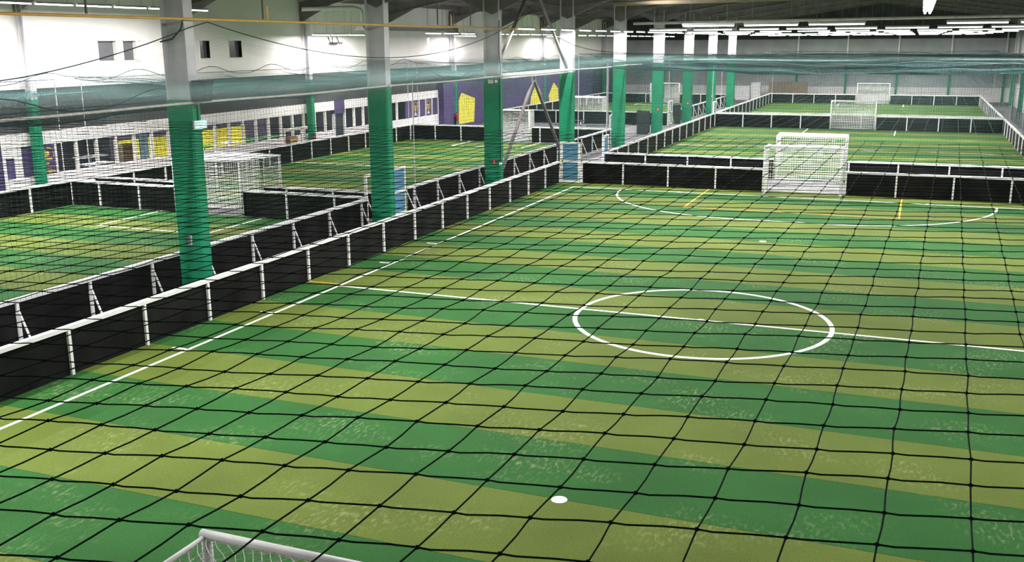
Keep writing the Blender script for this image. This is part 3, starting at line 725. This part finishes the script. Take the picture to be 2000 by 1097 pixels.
def roof_net(label, x0, x1, y0, y1, zf, sp, r):
    t_ = thing('roof_net', label, 'net', (0, 0, 0))
    X = np.arange(x0, x1, sp); Y = np.arange(y0, y1, sp); ny = 40; nx = 22
    yy = np.linspace(y0, y1, ny); xx = np.linspace(x0, x1, nx)
    A = np.stack(np.meshgrid(X, yy, indexing='ij'), -1); B = np.stack(np.meshgrid(xx, Y, indexing='xy'), -1)
    fa = np.concatenate([A, zf(A[..., 0], A[..., 1])[..., None]], -1); fb = np.concatenate([B, zf(B[..., 0], B[..., 1])[..., None]], -1)
    V_, Q_ = strands([fa, fb], r); link('mesh', fast_mesh('net_mesh', V_, Q_, 'net_teal'), t_)
    for xe in (x0, x1): MB().tube([(xe, y, float(zf(np.array(xe), np.array(y)))) for y in np.linspace(y0, y1, 60)], .016, 5).build('edge_rope', 'rope', t_)
    for ye in (y0, y1): MB().tube([(x_, ye, float(zf(np.array(x_), np.array(ye)))) for x_ in np.linspace(x0, x1, 40)], .016, 5).build('edge_rope', 'rope', t_)
    return t_
def sag(x0, x1, y0, y1, ze, s, cusp=0.0, per=5.06):
    def f(x_, y_):
        u = np.clip((x_ - x0) / (x1 - x0), 0, 1); v = np.clip((y_ - y0) / (y1 - y0), 0, 1)
        z = ze - s * np.clip(np.sin(PI * u), 0, 1) ** .22 * np.clip(np.sin(PI * v), 0, 1) ** .25
        edge = np.exp(-np.minimum(u, 1 - u) * 14)
        z = z + cusp * edge * (np.abs(np.cos(PI * (y_ + 2.25) / per)) ** 3 - .3)
        return z + (.07 * np.sin(x_ * .8 + y_ * .43) + .05 * np.sin(x_ * .35 - y_ * .9 + 1) + .03 * np.sin(x_ * 2.1 + y_ * .2)) * np.clip(np.sin(PI * u), 0, 1) ** .5
    return f
roof_net('dense teal net sagging above the nearest left pitch', -27.9, -13.6, -16.0, 8.7, sag(-27.9, -13.6, -16, 8.7, 5.12, .55, .4), .12, .0032)
roof_net('dense teal net sagging above the middle left pitch', -27.9, -13.6, 9.2, 39.3, sag(-27.9, -13.6, 9.2, 39.3, 5.15, .5, .4), .12, .0032)
roof_net('hazy teal net above the far left pitch', -27.7, -13.6, 55.8, 84.6, sag(-27.7, -13.6, 55.8, 84.6, 5.1, .4, .2), .16, .004)
roof_net('hazy teal net above the second right pitch', -10.3, 11.5, 24.0, 56.0, sag(-10.3, 11.5, 24, 56, 5.5, .7, .1), .14, .0036)
roof_net('hazy teal net above the farthest right pitch', -10.3, 11.5, 57.0, 88.8, sag(-10.3, 11.5, 57, 88.8, 5.3, .8, .1), .16, .004)
def wall_net(label, a, b, z0, z1, sp, r):
    a, b = np.array(a, float), np.array(b, float); L = np.linalg.norm(b - a); d = (b - a) / L; nrm = np.array([-d[1], d[0]])
    def P(s_, z_):
        bow = .10 * np.sin(PI * (z_ - z0) / (z1 - z0)) * (np.sin(s_ * .9) + .4 * np.sin(s_ * 2.1)); tilt = .05 * np.sin(s_ * .37)
        p = a[None] + d[None] * s_[:, None] + nrm[None] * bow[:, None]
        zz = z_ + .05 * np.sin(s_ * .7) * (z_ - z0) / (z1 - z0)
        return np.concatenate([p, zz[:, None]], 1)
    zs = np.linspace(z0, z1, 7); ss = np.linspace(0, L, max(8, int(L / 1.2)))
    fa = np.stack([P(np.full(7, s_), zs) for s_ in np.arange(0, L, sp)]); fb = np.stack([P(ss, np.full(len(ss), z_)) for z_ in np.arange(z0, z1 + .01, sp)])
    V_, Q_ = strands([fa, fb], r); t_ = thing('side_net', label, 'net', (0, 0, 0)); link('mesh', fast_mesh('net_mesh', V_, Q_, 'net_teal'), t_)
    MB().tube([(a[0] + d[0] * s_, a[1] + d[1] * s_, z1 + .02) for s_ in (0, L / 2, L)], .014, 5).build('top_rope', 'rope', t_)
    for e_ in (a, b): MB().tube([(e_[0], e_[1], -.02), (e_[0], e_[1], z1)], .02, 6).build('pole', 'steel', t_)
    return t_
wall_net('upright net on the aisle side of the nearest left pitch', (-13.55, -16), (-13.55, 8.2), 1.0, 5.05, .15, .0034)
wall_net('upright net in front of the cafe beside the nearest left pitch', (-28.25, -16), (-28.25, 8.5), 1.0, 5.1, .15, .0026)
wall_net('upright net on the aisle side of the middle left pitch', (-13.55, 11.6), (-13.55, 39.3), 1.0, 5.05, .15, .0034)
wall_net('upright net in front of the cafe beside the middle left pitch', (-28.25, 9.9), (-28.25, 39.3), 1.0, 5.1, .15, .0026)
wall_net('upright net at the far end of the middle left pitch', (-28.0, 40.25), (-14.2, 40.25), 1.0, 5.1, .17, .004)
wall_net('upright net behind the near pitch, in front of the second pitch', (-10.6, 23.0), (11.6, 23.0), 1.0, 5.9, .14, .0022)
wall_net('upright net along the left side of the second right pitch', (-10.4, 27.1), (-10.4, 56), 1.0, 5.4, .15, .0036)
wall_net('upright net behind the second right pitch', (-9.9, 56.95), (11.5, 56.95), 1.0, 5.3, .16, .005)
wall_net('upright net along the right side of the second right pitch', (10.6, 26.3), (10.6, 56), 1.0, 5.4, .16, .004)
wall_net('upright net behind the farthest right pitch', (-10.3, 89.9), (11.5, 89.9), 1.0, 5.3, .18, .0055)
wall_net('upright net at the near end of the far left pitch', (-27.8, 55.3), (-13.7, 55.3), 1.0, 5.1, .17, .005)
wall_net('upright net at the far end of the far left pitch', (-27.8, 85.9), (-13.7, 85.9), 1.0, 5.1, .18, .0055)

# ================================================================== LAMPS
_lm = {}
def strip_lamp(label, group, x, y, z, axis, L=1.75, wd=.16, power=1.0):
    key = (axis, L)
    t_ = thing('strip_light', label, 'lamp', (x, y, z), 0 if axis == 'y' else PI / 2, group)
    if key not in _lm:
        hs = MB().prism([(-wd / 2, -.02), (wd / 2, -.02), (wd / 2 - .04, .05), (-wd / 2 + .04, .05)], -L / 2, L / 2, 'y').mesh('housing', 'grey_white')
        tb = MB()
        for s in (-1, 1): tb.tube([(s * .04, -L / 2 + .03, -.045), (s * .04, L / 2 - .03, -.045)], .022, 6)
        _lm[key] = (hs, tb.mesh('tube', 'tube_glow'))
    link('housing', _lm[key][0], t_); link('tube', _lm[key][1], t_)
    hz = round(roof_z(x) - z + .03, 2); hm = cached(('hang', hz), lambda: MB().tube([(0, 0, .05), (0, 0, hz)], .006, 3).mesh('hanger', 'dark_steel'))
    for s in (-1, 1): link('hanger', hm, t_, (0, s * L * .35, 0))
    ld = bpy.data.lights.new('tube_light', 'AREA'); ld.shape = 'RECTANGLE'; ld.size = .14; ld.size_y = L - .06
    ld.energy = LAMP_W * L * power; ld.color = (1.0, .97, .95)
    lo = bpy.data.objects.new('tube_light', ld); C.objects.link(lo); lo.parent = t_; lo.location = (0, 0, -.075)
    return t_
def lamp_row(label, group, axis, fixed, z, lo, hi, step=1.95, skip=(), power=1.0):
    k = 0; p = lo; n = 0
    ordn = ['first', 'second', 'third', 'fourth', 'fifth', 'sixth', 'seventh', 'eighth', 'ninth', 'tenth', 'eleventh', 'twelfth', 'thirteenth', 'fourteenth', 'fifteenth', 'sixteenth', 'seventeenth', 'eighteenth', 'nineteenth', 'twentieth', 'twenty-first', 'twenty-second', 'twenty-third', 'twenty-fourth', 'twenty-fifth']
    while p <= hi + .01:
        if k not in skip:
            lab = '%s, %s %s' % (label, ordn[n], 'from the camera' if axis == 'y' else 'from the left'); n += 1
            if axis == 'y': strip_lamp(lab, group, fixed, p, z, 'y', power=power)
            else: strip_lamp(lab, group, p, fixed, z, 'x', power=power)
        p += step; k += 1
lamp_row('white strip light in the row high above the nearest left pitch', 'strip lights above the near left pitch', 'y', -25.3, 7.97, -15.4, 14.6, power=2.1)
lamp_row('white strip light by the left wall above the cafe', 'strip lights by the left wall', 'y', -27.6, 7.0, 27.6, 32, 2.0, power=1.6)
lamp_row('white strip light by the left wall above the purple block', 'strip lights by the far left wall', 'y', -27.6, 7.0, 46.6, 71, 2.0, skip=(2, 3, 4, 5, 6, 7, 8, 9))
lamp_row('white strip light above the middle left pitch', 'strip lights above the middle left pitch', 'y', -20.4, 7.02, 27.5, 46, 2.3, skip=(3,), power=2.3)
lamp_row('white strip light above the far left pitch', 'strip lights above the far left pitch', 'y', -20.4, 7.0, 54, 86, 2.6, power=2.4)
lamp_row('white strip light in the row along the aisle columns', 'strip lights along the aisle', 'y', -12.3, 7.1, 20.6, 80, 2.9, power=1.6)
lamp_row('added unseen strip light in the aisle nearest the balcony', 'added unseen strip lights in the near aisle', 'y', -12.2, 7.3, -20.0, -10.5, 2.9, power=2.0)  # row added out of view to light the front of the nearest column
lamp_row('white strip light above the near pitch', 'strip lights above the near pitch', 'y', 4.42, 7.0, -13.7, -1.9, 1.97, power=.30)
lamp_row('added unseen strip light high over the left half of the near pitch', 'added unseen strip lights over the left of the near pitch', 'y', -5.4, 8.3, -11.5, 15.5, 2.7, power=1.5)  # hung above the frame, added to brighten the pitch and aisle columns
lamp_row('added unseen strip light over the right edge of the near pitch', 'added unseen strip lights over the right edge of the near pitch', 'y', 9.2, 7.4, -9, 6.6, 2.6, power=.6)  # unseen fill row, added for light on the middle of the pitch
for n_, yv, zv in ((1, 11.4, 7.02), (2, 23.6, 7.02), (3, 35.8, 7.02), (4, 48.0, 7.02), (5, 60.2, 7.02), (6, 72.4, 7.02), (7, 84.6, 7.02)):
    w_ = ('first', 'second', 'third', 'fourth', 'fifth', 'sixth', 'seventh')[n_ - 1]
    x0_, x1_ = {1: (-2.3, 10.5), 2: (-6.5, 10.5)}.get(n_, (-9.4, 10.5))
    lamp_row('white strip light in the %s cross row above the right pitches' % w_, '%s cross row of strip lights' % w_, 'x', yv, zv, x0_, x1_, 2.05, skip=(3,) if n_ in (1, 4) else (), power=1.3 if n_ == 1 else 1.65)
lamp_row('white strip light inside the cafe room', 'strip lights in the cafe', 'y', -31.6, 2.9, 13, 44, 5.1, power=.8)

# ================================================================== CAFE FURNITURE AND THE REST
for k, (a, b, lab) in enumerate(((17.6, 22.4, 'yellow padded bench at the back of the cafe, nearer piece'), (22.7, 28.3, 'yellow padded bench at the back of the cafe, farther piece'))):
    t = thing('banquette', lab, 'bench', (-33.5, (a + b) / 2, 0)); h_ = (b - a) / 2
    MB().box(-.5, -.3, -h_, h_, .5, 1.62).build('backrest', 'yellow', t); MB().box(-.3, .35, -h_, h_, .38, .52).build('seat', 'yellow', t); MB().box(-.5, .3, -h_, h_, 0, .38).build('base', 'wood', t)
def table(label, x_, y_, top, h=.78, wx=.8, wy=1.3, cat='table', group=None):
    t_ = thing('cafe_table', label, cat, (x_, y_, 0), 0, group)
    MB().box(-wx / 2, wx / 2, -wy / 2, wy / 2, h - .04, h).build('table_top', top, t_)
    MB().tube([(0, 0, .02), (0, 0, h - .04)], .04, 8).build('pedestal', 'steel', t_); MB().box(-.28, .28, -.28, .28, 0, .03).build('foot', 'steel', t_)
table('white cafe table seen through the second window bay', -31.6, 13.7, 'table_white', 1.02, .8, 1.7)
table('white cafe table beside the blue poster', -31.8, 16.8, 'table_white', .95, .7, 1.5)
table('pale cafe table deep in the first window bays', -33.0, 14.8, 'table_white', 1.2, .7, 1.6)
for k, y in enumerate((21.4, 23.3, 25.6, 27.3)):
    table('%s of the cafe tables in front of the yellow bench' % ('nearest green', 'white second', 'green third', 'farthest green')[k], -31.4, y, 'table_white' if k == 1 else 'lime', 1.1, .8, 1.2)
def stool(label, x_, y_, m):
    t_ = thing('cafe_stool', label, 'stool', (x_, y_, 0))
    smooth(MB().tube([(0, 0, .72), (0, 0, .80)], .2, 12).build('seat', m, t_)); MB().tube([(0, 0, .02), (0, 0, .72)], .03, 6).build('stem', 'steel', t_); MB().tube([(0, 0, 0), (0, 0, .03)], .2, 12).build('foot', 'steel', t_)
for x_, y_, m, lab in ((-31.0, 17.6, 'yellow', 'yellow stool by the column side of the cafe'), (-30.6, 22.3, 'yellow', 'yellow stool between the green tables'), (-30.7, 24.5, 'lime', 'green stool between the cafe tables'), (-30.6, 26.6, 'yellow', 'yellow stool beside the farthest green table')): stool(lab, x_, y_, m)
t = thing('standing_poster', 'tall pale blue poster stand inside the cafe', 'poster', (-31.2, 16.55, 0))
MB().box(-.02, .02, -.3, .3, .9, 2.35).build('print', 'poster_blue', t); MB().box(-.04, .0, -.33, .33, 0, .9).build('stand', 'black', t)
t = thing('cupboard', 'brown wooden cupboard inside the cafe', 'cupboard', (-31.5, 15.6, 0))
MB().box(-.25, .25, -.45, .45, 0, 1.75).build('body', 'plywood', t); MB().box(.25, .27, -.43, -.01, .08, 1.7).build('door', 'wood', t); MB().box(.25, .27, .01, .43, .08, 1.7).build('door', 'wood', t)
t = thing('folded_frame', 'white rectangular frame standing in front of the cafe dado', 'frame', (-28.62, 26.0, 0))
MB().box(-.04, .04, -1.15, -1.05, 0, 1.85).build('upright', 'frame_white', t); MB().box(-.04, .04, .55, .65, 0, 1.75).build('upright', 'frame_white', t); MB().box(-.04, .04, -1.05, 1.2, 1.65, 1.8).build('crossbar', 'frame_white', t)
t = thing('crate', 'brown patterned crate in front of the white frame', 'crate', (-28.5, 25.4, 0))
MB().box(-.16, .16, -.4, .4, 0, 1.35).build('body', 'wood', t)
for k in range(4): MB().box(.16, .18, -.38, .38, .2 + .3 * k, .34 + .3 * k).build('slat', 'gold', t)
struct(MB().box(WL - .2, WL - .1, 31.45, 32.55, 0, 2.15).build('door_1', 'cafe_dark'), 'dark glazed cafe door below a purple panel')
MB().box(WL - .2, WL - .02, 31.38, 31.48, 0, 2.2).box(WL - .2, WL - .02, 32.52, 32.62, 0, 2.2).build('door_frame', 'grey_white', bpy.data.objects['door_1'])

# benches with tables in the gap beyond the middle left pitch
def bench_table(label, x_, y_):
    t_ = thing('picnic_table', label, 'table', (x_, y_, 0), .15, 'dark tables in the seating gap')
    MB().box(-.9, .9, -.35, .35, .72, .76).build('table_top', 'black_fabric', t_)
    for s in (-1, 1): MB().box(-.9, .9, s * .75 - .13, s * .75 + .13, .43, .46).build('bench_seat', 'black_fabric', t_)
    for s in (-1, 1): MB().bar((s * .65, -.75, .02), (s * .65, -.2, .74), .05).bar((s * .65, .75, .02), (s * .65, .2, .74), .05).bar((s * .65, -.75, .42), (s * .65, .75, .42), .05).build('leg_frame', 'steel', t_)
bench_table('left dark bench table in the gap behind the middle left goal', -18.6, 45.0); bench_table('right dark bench table in the gap behind the middle left goal', -16.2, 45.0)
bench_table('third dark bench table in the gap, farther back', -19.5, 49.0)
t = thing('padded_block', 'black padded upright block beside the sixth aisle column', 'block', (-13.75, 47.8, 0))
MB().prism([(-.42, .0), (.3, .0), (.42, .12), (.42, 1.62), (-.42, 1.7)], -.25, .25, 'y').build('cover', 'black_fabric', t); MB().box(-.4, .4, -.27, -.25, .8, .84).build('strap', 'black', t)
t = thing('padded_block', 'black leaning pad beside the seventh aisle column', 'block', (-13.55, 57.7, 0))
MB().prism([(-.5, 1.5), (.3, 1.5), (.3, .0), (-.1, .0)], -.2, .2, 'y').build('cover', 'black_fabric', t); MB().box(-.3, .28, -.22, -.2, .7, .74).build('strap', 'black', t)

# far end: plywood sheet, cabinets
t = thing('plywood_sheet', 'wide brown plywood sheet leaning at the far wall', 'board', (-9.0, 93.2, 0))
MB().add([(-2.1, -.25, -.03), (2.1, -.25, -.03), (2.1, .25, 2.0), (-2.1, .25, 2.0), (-2.1, -.2, -.03), (2.1, -.2, -.03), (2.1, .3, 2.0), (-2.1, .3, 2.0)], [(0, 1, 2, 3), (7, 6, 5, 4), (0, 4, 5, 1), (1, 5, 6, 2), (2, 6, 7, 3), (3, 7, 4, 0)]).build('sheet', 'plywood', t)
for k, (x0_, x1_, h_, lab) in enumerate(((-14.75, -13.15, 1.55, 'wide white cabinet at the far end of the aisle'), (-13.0, -12.0, 1.95, 'tall white cabinet beside the plywood at the far end'))):
    t = thing('cabinet', lab, 'cabinet', ((x0_ + x1_) / 2, 93.2, -.03)); hw_ = (x1_ - x0_) / 2
    MB().box(-hw_, hw_, -.3, .3, 0, h_).build('body', 'wall_white', t)
    for s in (-1, 1): d_ = MB().box(min(0, s * hw_) + .02, max(0, s * hw_) - .02, -.33, -.3, .08, h_ - .05).build('door', 'white_metal', t); MB().box(s * .05 - .015, s * .05 + .015, -.36, -.33, h_ * .5, h_ * .5 + .15).build('handle', 'steel', d_)
# hanging cables under the near net edge at the first column
t = thing('slack_cable', 'slack dark cable looped over the nearest aisle column near the roof', 'cable', (COL_X, COL_Y[0], 0))
MB().tube([(-.38, -.21, 6.55), (0, -.21, 6.62), (.28, -.21, 6.85), (.36, -.21, 7.05)], .02, 6).build('cable', 'rope', t)
MB().box(.33, .37, -.22, -.17, 7.0, 7.12).build('hook', 'steel', t)
